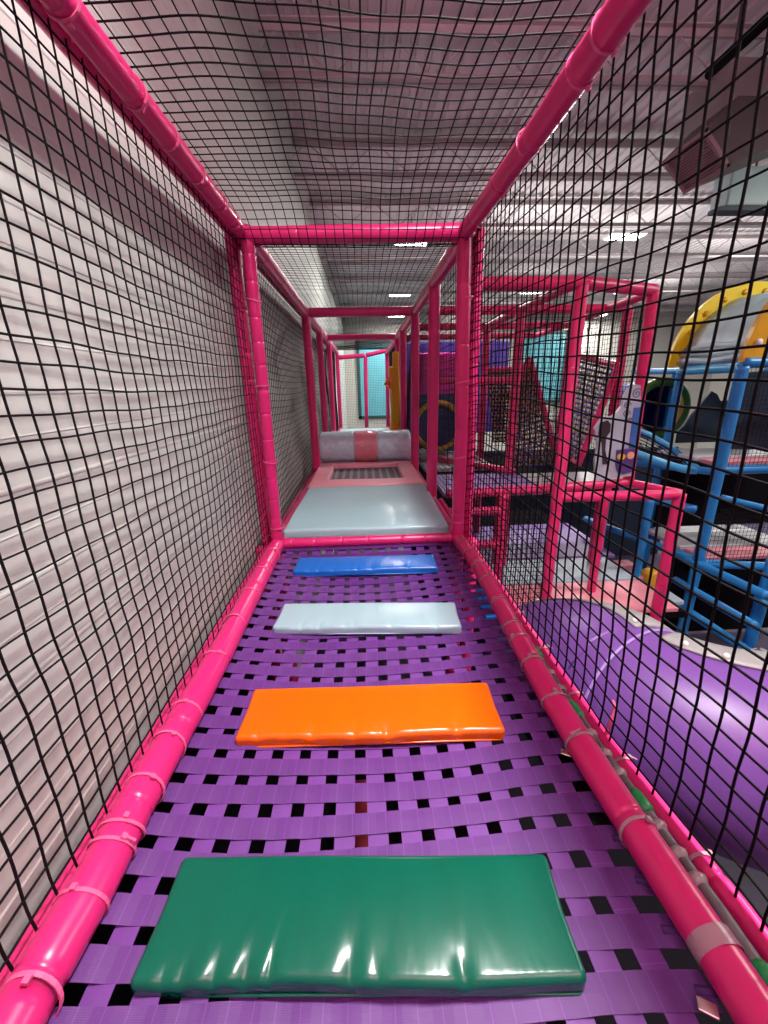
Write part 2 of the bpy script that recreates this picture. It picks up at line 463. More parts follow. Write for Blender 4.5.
# lacing cord wound round the right outer post and rails
def helix(a, b, r, pitch, cr):
    a = Vector(a); b = Vector(b); t = (b-a).normalized(); u = Vector((0, 0, 1)) if abs(t.z) < .9 else Vector((1, 0, 0))
    u = (u-t*u.dot(t)).normalized(); v = t.cross(u); L = (b-a).length; n = int(L/pitch*12)
    return [a+t*(L*i/n)+(u*math.cos(i/12*2*PI)+v*math.sin(i/12*2*PI))*r for i in range(n+1)]
for nm, a, b, rr in (('lacing_cord', (.672, Y1+.06, H-.02), (.680, Y1+.06, .02), .036), ('lacing_cord', (.69, 1.5, -.06), (.68, Y1, -.04), .023)):
    MB().tube(helix(a, b, rr, .05, .0025), .0025, 5).build(nm, M['rope'], of)
# ================================================================== STRAP FLOOR
sf = thing('strap_floor', 'woven purple strap floor with square gaps slung between the lower pink rails', 'floor webbing', (0, 1, -.08))
XL, XR = -.578, .575
def webz(x, y=1):
    e = 1-abs(x/.6)**2.4
    s = min(1, max(0, (Y1-.03-y)/.5))**.5 if y > Y1-.53 else 1
    return -.032-(.052*e+.002*math.sin(x*9+y*7))*s
def strap(parent, fn, n, side, w, th, m):
    """flat webbing: fn(i/n) centre line, side = width direction"""
    mb = MB(); vs = []; fs = []
    sd = Vector(side)
    for i in range(n+1):
        c = Vector(fn(i/n))
        for a, b in ((-w/2, 0), (-w/2, th), (0, th*1.25), (w/2, th), (w/2, 0)): vs.append(c+sd*a+Vector((0, 0, b)))
    for i in range(n):
        for k in range(5):
            q = (k+1) % 5
            fs.append((i*5+k, i*5+5+k, i*5+5+q, i*5+q))
    fs.append(tuple(range(5))); fs.append(tuple(n*5+k for k in range(5))[::-1])
    mb._add(vs, fs)
    return mb.build(parent[1], m, parent[0], False)
for k in range(13):
    x = (k-6)*PX
    strap((sf, 'lengthwise_strap'), lambda t, x=x: (x+.004*math.sin(t*19+x*5), -.8+t*(Y1-.02+.8), webz(x, -.8+t*(Y1-.02+.8))-.003+.001*math.sin(t*120)), 60, (1, 0, 0), SW, .0022, M['strap_y'])
y = -9*PY; j = 0
while y < Y1-.03:
    ph = random.uniform(0, 6)
    o = strap((sf, 'cross_strap'), lambda t, y=y, ph=ph: (XL+t*(XR-XL), y+.004*math.sin(t*7+ph)-.035*max(0, (t-.8)/.2)**2*.6, webz(XL+t*(XR-XL), y)+.0015+.0012*math.cos((XL+t*(XR-XL))/PX*2*PI+PI)), 64, (0, 1, 0), SW+.002, .0022, M['strap_x'])
    if .25 < y:
        # the elastic loop that ties this strap to the right rail
        mb = MB(); mb.tube([(.55, y-.02, webz(.55, y)+.004), (.572, y-.025, -.035), (.59, y-.028, -.035)], [.008, .007, .007], 6); mb.build('rail_loop', M['loop'], o)
    if j in (14, 20):
        MB().rbox((.548, y-.045, -.028), (.030, .020, .006), .0025, (2, 2, 1), -.5).build('buckle', M['buckle'], o)
    y += PY; j += 1

# ================================================================== STEP PADS
def pad(name, label, c, w, d, h, rot, m, seed, amp):
    r = random.Random(seed)
    cusps = [(r.uniform(-.36, .3)*w/.82, r.uniform(.006, .016), r.uniform(.35, 1)) for _ in range(9)]
    def df(x, y, z):
        fx, fy = x/(w/2), y/(d/2)
        # stuffed: crown in the middle, corners drawn in
        z2 = z+(.006*(1-fx*fx)*(1-fy*fy) if z > 0 else 0)
        x2 = x*(1-.010*(1-abs(fy))); y2 = y*(1-.02*(1-abs(fx)**2)*0)
        if z > -h*.1:
            e = math.exp(-((y+d/2)/.03)**2)
            g = sum(a*math.exp(-abs((x-cx+(y+d/2)*.25*(1 if cx > 0 else -.3))/s)) for cx, s, a in cusps)
            z2 -= amp*e*g
            e2 = math.exp(-((y+d/2)/.085)**2)
            g2 = sum(a*math.exp(-((x-cx-(y+d/2)*.12)/(s*1.6))**2) for cx, s, a in cusps)
            z2 -= amp*.35*e2*g2
        y2 += .003*math.sin(x*11+seed)*(1 if y < 0 else .3)
        return x2, y2, z2
    root = thing(name, label, 'pad', (c[0], c[1], c[2]-h/2), 'step pads on the strap floor')
    MB().rbox(c, (w, d, h), .014, (120, 30, 3), math.radians(rot), df).build('vinyl_cover', m, root)
    # welded seam round the lower edge, with tucked corners
    ca, sa = math.cos(math.radians(rot)), math.sin(math.radians(rot))
    pts = []
    hw, hd = w/2-.004, d/2-.004
    for (sx, sy, a0) in ((1, 1, 0), (-1, 1, 90), (-1, -1, 180), (1, -1, 270)):
        for a in range(0, 91, 30):
            q = math.radians(a0+a); px, py = sx*(hw-.012)+.014*math.cos(q), sy*(hd-.012)+.014*math.sin(q)
            pts.append((c[0]+px*ca-py*sa, c[1]+px*sa+py*ca, c[2]-h/2+.007))
    MB().tube(pts, .0032, 6, closed=True).build('edge_seam', m, root)
pad('step_pad', 'green vinyl pad, the largest looking and nearest one on the purple straps', (-.038, .532, -.050), .828, .208, .047, -3.2, M['green'], 3, .011)
pad('step_pad', 'orange vinyl pad lying across the purple straps', (-.008, 1.068, -.051), .835, .215, .045, -1.8, M['orange'], 5, .006)
pad('step_pad', 'pale blue vinyl pad lying across the purple straps', (-.012, 1.640, -.050), .845, .21, .045, -4.0, M['pale'], 8, .006)
pad('step_pad', 'bright blue vinyl pad lying across the purple straps near their far end', (-.018, 2.200, -.042), .845, .19, .045, -1.6, M['blue'], 12, .005)

# ================================================================== MATS AND ROLLER BEYOND
dk = MB().box((0, (Y1+YE)/2+.02, -.035), (1.1, YE-Y1-.06, .05)).build('deck_board', M['black'])
tag(dk, 'dark deck board carrying the mats behind the strap floor', 'deck')
def soft(seed, a):
    return lambda x, y, z: (x, y, z+(a*(math.sin(x*9+seed)*math.sin(y*7+seed*2)+.6*math.sin(x*3-y*11+seed)) if z > 0 else 0))
lm = MB().rbox((.0, 3.2, .025), (1.145, 1.23, .07), .018, (40, 40, 2), math.radians(-1.0), soft(1, .0025)).build('landing_mat', M['matblue'])
tag(lm, 'wide grey-blue vinyl mat right behind the strap floor', 'mat')
tm = thing('trampoline_mat', 'pink padded mat with a sunken dark trampoline bed, before the roller', 'mat', (0, 4.45, 0))
for c, d in (((0, 3.97, .03), (1.15, .24, .08)), ((0, 5.0, .03), (1.15, .14, .08)), ((-.48, 4.51, .03), (.19, .86, .08)), ((.48, 4.51, .03), (.19, .86, .08))):
    MB().rbox(c, d, .02, (20, 12, 2), 0, soft(c[0]+4, .003)).build('pink_pad', M['matpink'], tm)
mb = MB(); mb.box((0, 4.51, .012), (.78, .86, .008))
mb.build('trampoline_bed', M['bed'], tm, False)
mb = MB()
for k in range(9):
    x = -.34+k*.085; mb.box((x, 4.51, .018), (.034, .84, .003))
mb.build('bed_webbing', mat('grey_bed_webbing', (.22, .19, .22), .6), tm, False)
rl = thing('foam_roller', 'thick pale blue foam roller with a pink middle band across the walkway', 'roller', (.01, 5.27, .0))
def rollseg(x0, x1, R, m, name, seed):
    r = random.Random(seed); mb = MB(); n = 60; K = 64; pts = []
    fs = []; vs = []
    for i in range(n+1):
        t = i/n; x = x0+(x1-x0)*t; ed = min(t, 1-t)*(x1-x0)
        rr = R-.02*math.exp(-(ed/.012)**2) if seed != 2 else R
        for k in range(K):
            th = 2*PI*k/K
            w = .003*math.sin(th*3+x*26+seed)+.003*abs(math.sin(th*4-x*24+seed*2))+.0025*abs(math.sin(x*45+th*5))
            vs.append((x, 5.27+math.cos(th)*(rr+w), .225+math.sin(th)*(rr*1.02+w)))
    for i in range(n):
        for k in range(K): q = (k+1) % K; fs.append((i*K+k, i*K+q, (i+1)*K+q, (i+1)*K+k))
    fs.append(tuple(range(K))[::-1]); fs.append(tuple(n*K+k for k in range(K)))
    mb._add(vs, fs); return mb.build(name, m, rl)
rollseg(-.575, -.13, .205, M['roller'], 'roller_end', 1); rollseg(-.13, .15, .207, M['rollerpink'], 'middle_band', 2); rollseg(.15, .588, .205, M['roller'], 'roller_end', 3)
ub = MB().box((.32, .85, LOWER-.07), (2.2, 3.5, .04)).build('gap_shade_sheet', M['black']); tag(ub, 'added black sheet far below the purple straps, darkening their gaps', 'board')  # black sheet added so the strap gaps look deep in shade
for k, (x, y, m, nm) in enumerate(((.1, .8, 'gold', 'golden'), (-.1, 1.5, 'red', 'dark red'))):
    o = MB().rbox((x, y, LOWER-.015), (.16, .5, .06), .01, (2, 2, 1)).build('lower_pad', M[m]); tag(o, nm+' pad lying far below the purple straps', 'pad')
sk_ = MB().box((-.73, .8, -.66), (.02, 3.3, 1.1)).build('side_shade_sheet', M['black']); tag(sk_, 'added black sheet under the left lower rail, standing in for shade beside the wall', 'board')  # another black sheet, added to keep the floor gaps dark
fm = MB().rbox((0, 7.6, .02), (1.12, 4.0, .06), .015, (10, 20, 2)).build('floor_mat', M['ltblue'])
tag(fm, 'pale mat on the deck hidden behind the foam roller', 'mat')
# yellow bird-shaped panel at the far right of the walkway
yb = thing('padded_bird_panel', 'yellow padded panel with an orange beak at the right of the walkway beyond the roller', 'panel', (.53, 7.1, 0))
MB().rbox((.50, 6.62, .66), (.17, .10, 1.24), .04, (6, 4, 20), 0, lambda x, y, z: (x+.012*math.cos(z*5), y, z)).build('body', M['gold'], yb)
MB().rbox((.52, 6.62, 1.36), (.10, .08, .26), .03, (4, 3, 5)).build('head', M['gold'], yb)
MB().tube([(.43, 6.58, 1.03), (.38, 6.57, 1.03), (.325, 6.56, 1.01)], [.085, .055, .006], 10).build('beak', M['redorange'], yb)
MB().rbox((.52, 6.54, .20), (.12, .08, .3), .03, (4, 3, 6)).build('foot', M['redorange'], yb)

# pipe with green sleeves between the right lower rails
pp = thing('steel_pipe', 'taped grey pipe with green sleeves between the two right lower pink rails', 'pipe', (.67, 1, -.07))
def pipept(y): return (np.interp(y, [-.8, .5, .9, 1.5, Y1], [.70, .690, .662, .650, .648]), y, np.interp(y, [-.8, .5, .9, 1.5, Y1], [-.05, -.05, -.05, -.045, -.04]))
MB().tube([pipept(-.8+i*.1) for i in range(33)], .017, 10).build('pipe', M['steel'], pp)
for a, b in ((.69, .75), (.99, 1.06), (1.28, 1.36), (.36, .42), (1.7, 1.8)):
    MB().tube([pipept(a+(b-a)*i/5) for i in range(6)], [.018, .0225, .0225, .0225, .0225, .018], 12).build('green_sleeve', M['greensl'], pp)
for yy in (.55, .60, .66, .80, .86, .93, 1.12, 1.2):
    q = pipept(yy); MB().tube([pipept(yy-.014), q, pipept(yy+.012)], [.016, .024, .017], 9).build('tape_wrap', M['tape'], pp)

# ================================================================== PURPLE TUBE SLIDE
ts = thing('tube_slide', 'big purple plastic tube slide curving past the right of the walkway', 'slide', (1.5, 1.9, -1.2))
RT = .45
path = [(3.4, 1.22, -.57), (2.8, 1.24, -.61), (2.3, 1.28, -.65)]
for k in range(0, 10):
    a = -PI/2-k*PI/2/9
    path.append((2.02+.6*math.cos(a), 1.92+.62*math.sin(a), -.665-.009*k))
path += [(1.42, 2.2, -.87), (1.43, 2.6, -1.10), (1.46, 2.98, -1.36)]
# smooth (Catmull-Rom)
P = [Vector(p) for p in path]; Q = []
for i in range(len(P)-1):
    p0, p1, p2, p3 = P[max(i-1, 0)], P[i], P[i+1], P[min(i+2, len(P)-1)]
    for k in range(6):
        t = k/6; Q.append(.5*((2*p1)+(p2-p0)*t+(2*p0-5*p1+4*p2-p3)*t*t+(3*p1-p0-3*p2+p3)*t**3))
Q.append(P[-1])
seams = [0, 20, 60, len(Q)-1]
for a, b in zip(seams[:-1], seams[1:]):
    seg_ = Q[a:b+1]; n = len(seg_)
    MB().tube(seg_, [RT-.006]+[RT]*(n-2)+[RT-.006], 56, False).build('tube_section', M['tube'], ts)
for i in seams[1:-1]:
    t = (Q[i+1]-Q[i-1]).normalized()
    MB().tube([Q[i]-t*.008, Q[i]-t*.004, Q[i]+t*.004, Q[i]+t*.008], [RT, RT+.006, RT+.006, RT], 56, False).build('seam_ridge', M['lilac'], ts)
def saddle(i0, i1, th0, th1, name):
    """curved grey plate bolted over the top of the tube"""
    vs = []; fs = []; nt_, nk = i1-i0, 10
    fr = []
    for i in range(i0, i1+1):
        t = (Q[min(i+1, len(Q)-1)]-Q[i-1]).normalized(); u = (Vector((0, 0, 1))-t*t.z).normalized(); v = t.cross(u)
        fr.append((Q[i], u, v))
        for k in range(nk+1):
            th = th0+(th1-th0)*k/nk
            vs.append(Q[i]+(u*math.cos(th)+v*math.sin(th))*(RT+.014))
    for i in range(nt_):
        for k in range(nk): a = i*(nk+1)+k; fs.append((a, a+1, a+nk+2, a+nk+1))
    mb = MB(); mb._add(vs, fs); o = mb.build(name, M['flange'], ts)
    md = o.modifiers.new('thick', 'SOLIDIFY'); md.thickness = .014
    for i in range(1, nt_+1, 9):
        for th in (th0+.06*(1 if th1 > th0 else -1), th1-.06*(1 if th1 > th0 else -1)):
            c, u, v = fr[i]; d = u*math.cos(th)+v*math.sin(th)
            MB().tube([c+d*(RT+.01), c+d*(RT+.026), c+d*(RT+.034)], [.013, .013, .005], 10).build('bolt', M['bolt'], o)
saddle(22, 56, -.02, .95, 'flange_plate')
saddle(68, len(Q)-1, -.02, 1.15, 'flange_plate')

# ================================================================== PINK CLIMBING FRAME ON THE RIGHT
cf = thing('play_structure', 'tall pink padded climbing frame beyond the right net, with a V of woven nets', 'frame', (1.75, 3.45, GROUND))
RC = .05
def pk(name, a, b, r=RC, j=.7): return bar(cf, name, [a, b], r, M['pink_far'], j)
T = 1.72
pk('post', (1.735, 3.42, T), (1.72, 3.42, GROUND)); pk('post', (2.52, 3.72, T), (2.66, 3.84, 0))
pk('post', (2.84, 3.37, .0), (2.86, 3.37, GROUND), .052)
pk('crossbar', (.76, 3.42, T), (1.735, 3.42, T)); pk('crossbar', (1.735, 3.42, T), (2.52, 3.72, T))
pk('crossbar', (.76, 3.62, .0), (1.78, 3.62, .02), .045); pk('crossbar', (1.72, 3.62, .02), (2.66, 3.84, .0), .045)
pk('crossbar', (1.72, 3.42, -.01), (2.84, 3.37, -.01), .047); pk('crossbar', (2.84, 3.37, .0), (2.66, 3.84, .0), .04)
pk('post', (2.42, 3.8, 0), (2.42, 3.8, GROUND), .045)
for x in (1.68, 2.84):
    for y in (4.55, 5.75): pk('post', (x, y, T), (x, y, LOWER))
    pk('crossbar', (x if x < 2 else 2.54, 3.5 if x < 2 else 3.75, T), (x, 6.9, T), .045)
pk('post', (1.72, 6.9, T), (1.72, 6.9, LOWER))
for y in (4.55, 5.75, 6.9): pk('crossbar', (.7, y, T), (2.84, y, T), .045)
pk('crossbar', (.75, 4.55, 1.02), (1.68, 4.55, 1.02), .035); pk('crossbar', (1.45, 6.3, 1.17), (1.72, 6.3, 1.17), .04)
pk('post', (1.28, 3.55, 0), (1.28, 3.55, GROUND), .045)
pk('crossbar', (.72, 3.55, -.16), (1.28, 3.55, -.16), .04); pk('crossbar', (.72, 3.55, -.5), (1.28, 3.55, -.5), .04)
pk('crossbar', (.72, 5.75, .03), (1.68, 4.4, .03), .04)
pk('post', (1.6, 4.6, 0), (1.6, 4.6, GROUND), .04)

# woven climbing nets sloping into a V
def woven(label, A, B, Cc, D, ma, mb_, edge):
    """A near-top, B near-bottom, C far-bottom, D far-top"""
    A, B, Cc, D = map(Vector, (A, B, Cc, D))
    root = thing('woven_climbing_net', label, 'climbing net', B, 'woven nets of the pink climbing frame')
    def at(s, t): return (A.lerp(B, t)).lerp(D.lerp(Cc, t), s)
    nrm = (B-A).cross(D-A).normalized()
    m1, m2 = MB(), MB()
    ns, nt_ = 13, 20
    for i in range(ns+1):
        s = i/ns; m1.tube([at(s, k/40)+nrm*.016*math.cos(k*PI/2+i*PI) for k in range(41)], .011, 6)
    for j in range(nt_+1):
        t = j/nt_; m2.tube([at(k/26, t)-nrm*.016*math.cos(k*PI/1+j*PI) for k in range(27)], .014, 6)
    m1.build('upright_rope', ma, root); m2.build('cross_rope', mb_, root)
    for a, b in edge:
        bar(root, 'edge_pad', [at(*a), at(*b)], .036, M['pink_far'], .8)
    return root
woven('woven net of cream and purple ropes sloping down left of the grey cut-out board',
      (2.79, 4.5, 1.15), (2.48, 4.5, .06), (2.70, 5.6, .10), (2.82, 5.6, 1.33), M['ropeyel'], M['ropepur'], [((0, 0), (0, 1)), ((1, 0), (1, 1)), ((0, 0), (1, 0)), ((0, 1), (1, 1))])
woven('woven net of golden and purple ropes forming the left side of the V opening',
      (1.74, 4.64, 1.0), (1.74, 4.64, .04), (2.33, 4.68, .04), (1.86, 4.66, 1.25), M['ropegold'], M['ropepur'], [((1, 0), (1, 1)), ((0, 0), (1, 0))])
woven('dark woven rope net standing behind the first pink post of the far bay',
      (1.80, 6.0, 1.18), (1.95, 6.0, .15), (2.35, 6.05, .15), (2.25, 6.05, 1.18), M['ropegold'], M['finerope'], [((0, 0), (1, 0)), ((1, 0), (1, 1))])

# decks and mats of that frame
def deckmat(label, c, d, m, name='deck_mat', rot=0, th=.05):
    o = MB().rbox((c[0], c[1], c[2]-th/2), (d[0], d[1], th), .012, (6, 6, 1), rot).build(name, m); tag(o, label, 'mat'); return o
deckmat('lilac mat on the upper deck behind the near pink bar', (1.25, 4.15, -.02), (1.0, .86, .05), M['lilac'])
deckmat('grey-white mat on the upper deck below the woven V nets', (2.2, 4.25, -.02), (.84, .5, .05), M['whitemat'])
deckmat('white mat on the upper deck before the purple rollers', (1.2, 5.7, -.02), (.9, 1.5, .05), M['whitemat'])
deckmat('pink mat of the lower deck where the slide ends', (2.25, 3.7, LOWER), (1.7, .62, .05), M['ltpink'])
deckmat('light blue mat on the lower deck behind the pink one', (2.25, 4.35, LOWER), (1.7, .62, .05), M['ltblue'])
deckmat('lilac mat on the lower deck beyond the light blue one', (2.3, 5.35, LOWER), (1.9, 1.3, .05), M['lilac'])
deckmat('blue strip of mat beside the slide end next to the walkway', (1.25, 3.7, LOWER), (.24, .62, .05), M['blue'])
o = MB().box((2.0, 5.2, LOWER-.09), (2.4, 3.6, .07)).build('deck_board', M['black']); tag(o, 'dark board under the lower deck mats', 'deck')
o = MB().box((1.85, 5.0, -.10), (1.66, 2.0, .05)).build('deck_board', M['black']); tag(o, 'dark board under the upper deck mats of the climbing frame', 'deck')
# purple rollers and pads far behind
for k, z in enumerate((.145, .45)):
    o = MB().tube([(.85, 7.35, z), (1.65, 7.35, z)], .15, 24).build('foam_roller', M['farpurple'])
    tag(o, ['lower', 'upper'][k]+' purple foam roller far behind the first pink post on the right', 'roller', 'purple rollers')
pd_ = MB().rbox((2.1, 9.5, .9), (2.4, .12, 2.0), .04, (8, 1, 10)).build('wall_pad', M['farpurple']); tag(pd_, 'deep purple padded panel standing far behind the pink climbing frame', 'panel')
pd_ = MB().rbox((1.5, 8.4, 1.12), (1.0, .10, .95), .04, (8, 1, 10)).build('wall_pad', M['magenta']); tag(pd_, 'magenta padded panel above the yellow tunnel ring', 'panel')
# ring tunnel on a blue panel
def ring_tunnel(label, c, R, r, ringm, tubem, length, inner=None):
    root = thing('tunnel_entrance', label, 'tunnel', (c[0], c[1], c[2]-R))
    MB().tube([(c[0]+R*math.cos(a), c[1], c[2]+R*math.sin(a)) for a in [2*PI*k/40 for k in range(40)]], r, 10, closed=True).build('ring', ringm, root)
    vs = []; fs = []
    mb = MB(); mb.tube([(c[0], c[1]+.01, c[2]), (c[0], c[1]+length, c[2])], R, 40, False)
    mb.build('tunnel_tube', tubem, root)
    MB().tube([(c[0], c[1]+length-.02, c[2]), (c[0], c[1]+length, c[2])], R*1.0, 40).build('tunnel_end', tubem, root)
    return root
ring_tunnel('yellow ringed tunnel mouth seen between the right posts of the walkway', (1.10, 6.05, .40), .34, .035, M['ringyel'], M['deepblue'], .7)
pn = MB().plate([(.72, 6.2, 0), (1.5, 6.2, 0), (1.5, 6.2, .86), (.72, 6.2, .86)], .05).build('round_opening_board', mat('blue_tunnel_panel', (.02, .08, .25), .5)); tag(pn, 'blue board round the yellow ringed tunnel mouth', 'panel')
bl = MB(); bl.tube([(.78, 5.45, -.02+.09*math.cos(PI*(1-k/14))+.09) for k in range(15)], [max(.004, .09*math.sin(PI*k/14)) for k in range(15)], 16)
o = bl.build('toy_ball', M['ltblue']); tag(o, 'small light blue ball lying beneath the yellow ringed tunnel', 'ball')

# pale grey cut-out board
pb = thing('cutout_board', 'pale grey cloud-shaped play board with a purple bowl, standing on the pink bar', 'board', (2.45, 3.7, 0))
def yp(pts, y, s=1): return [(x, y, z) for x, z in pts]
out = [(2.257, .045), (2.219, .264), (2.228, .415), (2.192, .505), (2.176, .564), (2.201, .607), (2.225, .645), (2.253, .66), (2.327, .672), (2.367, .704), (2.402, .759), (2.412, .844), (2.438, .913), (2.47, .938), (2.51, .952), (2.559, .945), (2.6, .923), (2.607, .84), (2.61, .741), (2.60, .55), (2.60, .345), (2.63, .097)]
MB().plate(yp(out, 3.75), .03).build('board', M['panelgrey'], pb)
MB().plate(yp([(2.521, .744), (2.584, .749), (2.597, .363), (2.535, .372)], 3.730), .012).build('blue_patch', M['winblue'], pb)
MB().plate(yp([(2.413, .353), (2.5, .362), (2.59, .36), (2.605, .25), (2.605, .14), (2.51, .12), (2.45, .15), (2.424, .216)], 3.722), .016).build('bowl_patch', M['purplepot'], pb)
MB().plate(yp([(2.46+.04*math.cos(a), .29+.03*math.sin(a)) for a in [2*PI*k/14 for k in range(14)]], 3.708), .01).build('fruit_patch', M['ringyel'], pb)
MB().plate(yp([(2.55+.035*math.cos(a), .30+.035*math.sin(a)) for a in [2*PI*k/14 for k in range(14)]], 3.708), .01).build('fruit_patch', M['skin'], pb)
MB().plate(yp([(2.215, .615), (2.283, .635), (2.32, .60), (2.325, .53), (2.292, .475), (2.302, .356), (2.35, .22), (2.299, .219), (2.262, .417), (2.215, .507)], 3.730), .012).build('brown_patch', M['brown'], pb)
for cx, cz, R in ((2.53, .87, .05), (2.455, .77, .035), (2.46, .69, .035), (2.50, .63, .025)):
    MB().tube([(cx+R*(1-k/50)*math.cos(k*.24), 3.733, cz+R*(1-k/50)*math.sin(k*.24)) for k in range(46)], .005, 5).build('swirl', M['swirl'], pb)

# fine nets of the climbing frame
net('fine_net', lambda u, v: (.72+u*.0485, 3.46+.01*math.sin(v*.5+u*.3), .03+v*.0485), 20, 34, .0026, M['finerope'], 'dark fine net across the front of the pink climbing frame, above its bar')
net('fine_net', lambda u, v: (.72+u*.0485, 3.46+.01*math.sin(v*.5+u*.3), -1.2+v*.0485), 20, 24, .0026, M['finerope'], 'dark fine net below the near pink bar of the climbing frame')
net('fine_net', lambda u, v: (1.74+u*.047, 4.60+.008*math.sin(v*.4), .03+v*.0485), 19, 34, .0024, M['finerope'], 'dark fine net before the woven V nets')
net('fine_net', lambda u, v: (2.72+.006*math.sin(v*.6), 3.9+u*.05, .03+v*.05), 40, 33, .0024, M['finerope'], 'dark fine net along the far right side of the pink climbing frame')

# ================================================================== BLUE TOWER
bt = thing('blue_tower_frame', 'blue padded frame of the play tower at the right edge', 'frame', (3.75, 4, GROUND))
def bb(name, a, b, r=.05, m='bluetube'): return bar(bt, name, [a, b], r, M[m], .8)
bb('post', (3.74, 4.0, 1.1), (3.76, 4.0, GROUND), .055)
bb('post', (3.98, 5.1, 1.1), (3.96, 5.1, GROUND), .05)
bb('post', (4.3, 5.6, 1.1), (4.3, 5.6, GROUND), .045)
bb('post', (4.02, 3.45, -.75), (4.02, 3.45, GROUND), .055)
bb('post', (5.1, 4.0, 1.1), (5.1, 4.0, GROUND)); bb('post', (5.1, 5.1, 1.1), (5.1, 5.1, GROUND))
bb('crossbar', (3.74, 4.0, 1.09), (3.98, 5.1, 1.09), .05, 'cyan'); bb('crossbar', (3.98, 5.1, 1.09), (4.25, 6.4, 1.12), .04, 'bluetube')
bb('crossbar', (3.74, 4.0, 1.13), (5.1, 4.0, 1.13), .05)
bb('crossbar', (3.76, 4.0, .06), (5.3, 4.0, .06), .05)
bb('crossbar', (3.76, 4.0, -1.02), (5.3, 4.0, -1.16), .05)
bb('crossbar', (3.76, 4.02, -1.0), (3.3, 5.6, -1.0), .045)
bb('crossbar', (3.7, 4.2, -1.33), (3.75, 3.2, -1.33), .045); bb('crossbar', (3.72, 4.2, -1.02), (3.78, 3.2, -1.0), .045)
bb('crossbar', (3.72, 4.4, -1.62), (3.95, 3.2, -1.75), .05)
bb('crossbar', (3.98, 3.45, -1.2), (4.8, 3.4, -1.2), .06, 'cyan')
bb('crossbar', (3.2, 4.9, .02), (3.76, 4.05, .03), .04); 
# lower bay seen under the pink bar
for x, y in ((2.95, 4.6), (3.2, 4.2)): bb('post', (x, y, -.3), (x, y, GROUND), .045)
bb('crossbar', (2.3, 4.95, -.28), (2.95, 4.6, -.28), .045); bb('crossbar', (2.95, 4.6, -.28), (3.72, 4.15, -.42), .045)
deckmat('pink mat on the upper blue tower deck above the curved blue bar', (4.4, 4.22, .13), (1.2, .24, .05), M['ltpink'])
deckmat('grey-white mat behind the pink one on the upper blue tower deck', (4.4, 4.72, .13), (1.2, .6, .05), M['whitemat'])
deckmat('pink mat on the lower blue tower deck', (4.55, 4.2, -.98), (1.4, .28, .05), M['ltpink'])
deckmat('grey-white mat behind the pink one on the lower blue tower deck', (4.55, 4.75, -.98), (1.4, .7, .05), M['whitemat'])
deckmat('pink mat deep inside the lower bay under the corner of the pink bars', (3.1, 5.3, -.3), (1.1, .9, .05), M['ltpink'])
deckmat('pink ramp mat going down inside the lower bay', (3.15, 4.4, -1.25), (.5, .5, .05), M['ltpink'])
deckmat('blue-grey ramp mat going down inside the lower bay', (3.2, 3.95, -1.35), (.55, .4, .05), M['ltblue'])
deckmat('purple mat on the ground between the pink post and the blue post', (3.6, 4.6, GROUND+.06), (1.4, 2.2, .05), M['farpurple'])
# dark boards and shade sheets of the tower, the upper board with a skyline outline
sk = [(4.05, .2), (5.05, .2), (5.05, 1.02), (4.9, .98), (4.78, .86), (4.70, .74), (4.6, .72), (4.52, .72), (4.46, .80), (4.38, .84), (4.32, .76), (4.26, .66), (4.18, .55), (4.12, .42), (4.05, .34)]
o = MB().plate([(x, 5.05, z) for x, z in sk], .03).build('skyline_board', M['navy']); tag(o, 'navy board with a jagged skyline outline on the blue tower', 'board')
o = MB().box((4.75, 4.45, .62), (1.0, .04, .86), Matrix.Rotation(-.2, 3, 'Z')).build('tower_dark_sheet', M['navy']); tag(o, 'dark navy board filling the tower at the right edge below the arch', 'board')
o = MB().box((4.6, 4.9, -.45), (1.5, .04, .9)).build('tower_dark_sheet', M['black']); tag(o, 'black sheet standing in for the dark void under the upper blue tower deck', 'board')  # black sheet painted in where the bay is only unlit
o = MB().box((4.75, 4.6, -1.75), (1.6, .04, 1.2)).build('tower_dark_sheet', M['black']); tag(o, 'black sheet standing in for the dark void under the lower blue tower deck', 'board')  # same here: the black stands in for an unlit void
o = MB().plate([(3.86, 4.05, -.30), (5.3, 3.95, -.62), (5.3, 3.9, -.72), (3.86, 4.0, -.42)], .04).build('slope_board', M['black']); tag(o, 'dark board sloping right between the two blue tower decks', 'board')
bb('crossbar', (3.86, 4.0, -.25), (5.3, 3.92, -.62), .035)
o = MB().rbox((3.3, 7.3, -1.3), (5.2, .12, 2.2), .03, (10, 1, 6)).build('dark_backdrop', M['navy']); tag(o, 'added dark backdrop in place of the clutter far behind the lower decks', 'panel')  # added backdrop that darkens the view behind the lower decks
fb = thing('foam_bumper', 'golden foam bumper low between the corner pink post and the nearest blue post', 'bumper', (3.42, 4.15, GROUND))
MB().rbox((3.42, 4.15, -1.75), (.22, .18, 1.2), .06, (4, 4, 12), 0, lambda x, y, z: (x+.05*math.sin(z*9), y, z)).build('bumper_body', M['gold'], fb)
MB().rbox((3.42, 4.13, -2.32), (.34, .30, .16), .05, (4, 4, 3)).build('bumper_base', M['farpurple'], fb)
# green ringed tunnel
gt = ring_tunnel('green ringed blue tunnel mouth behind the blue posts', (4.12, 5.55, .60), .37, .06, M['ringgreen'], M['deepblue'], .6)
MB().tube([(4.12+.31*math.cos(a), 5.55, .60+.31*math.sin(a)) for a in [-1.1+2.2*k/16 for k in range(17)]], .035, 8).build('inner_pad', M['ringyel'], gt)
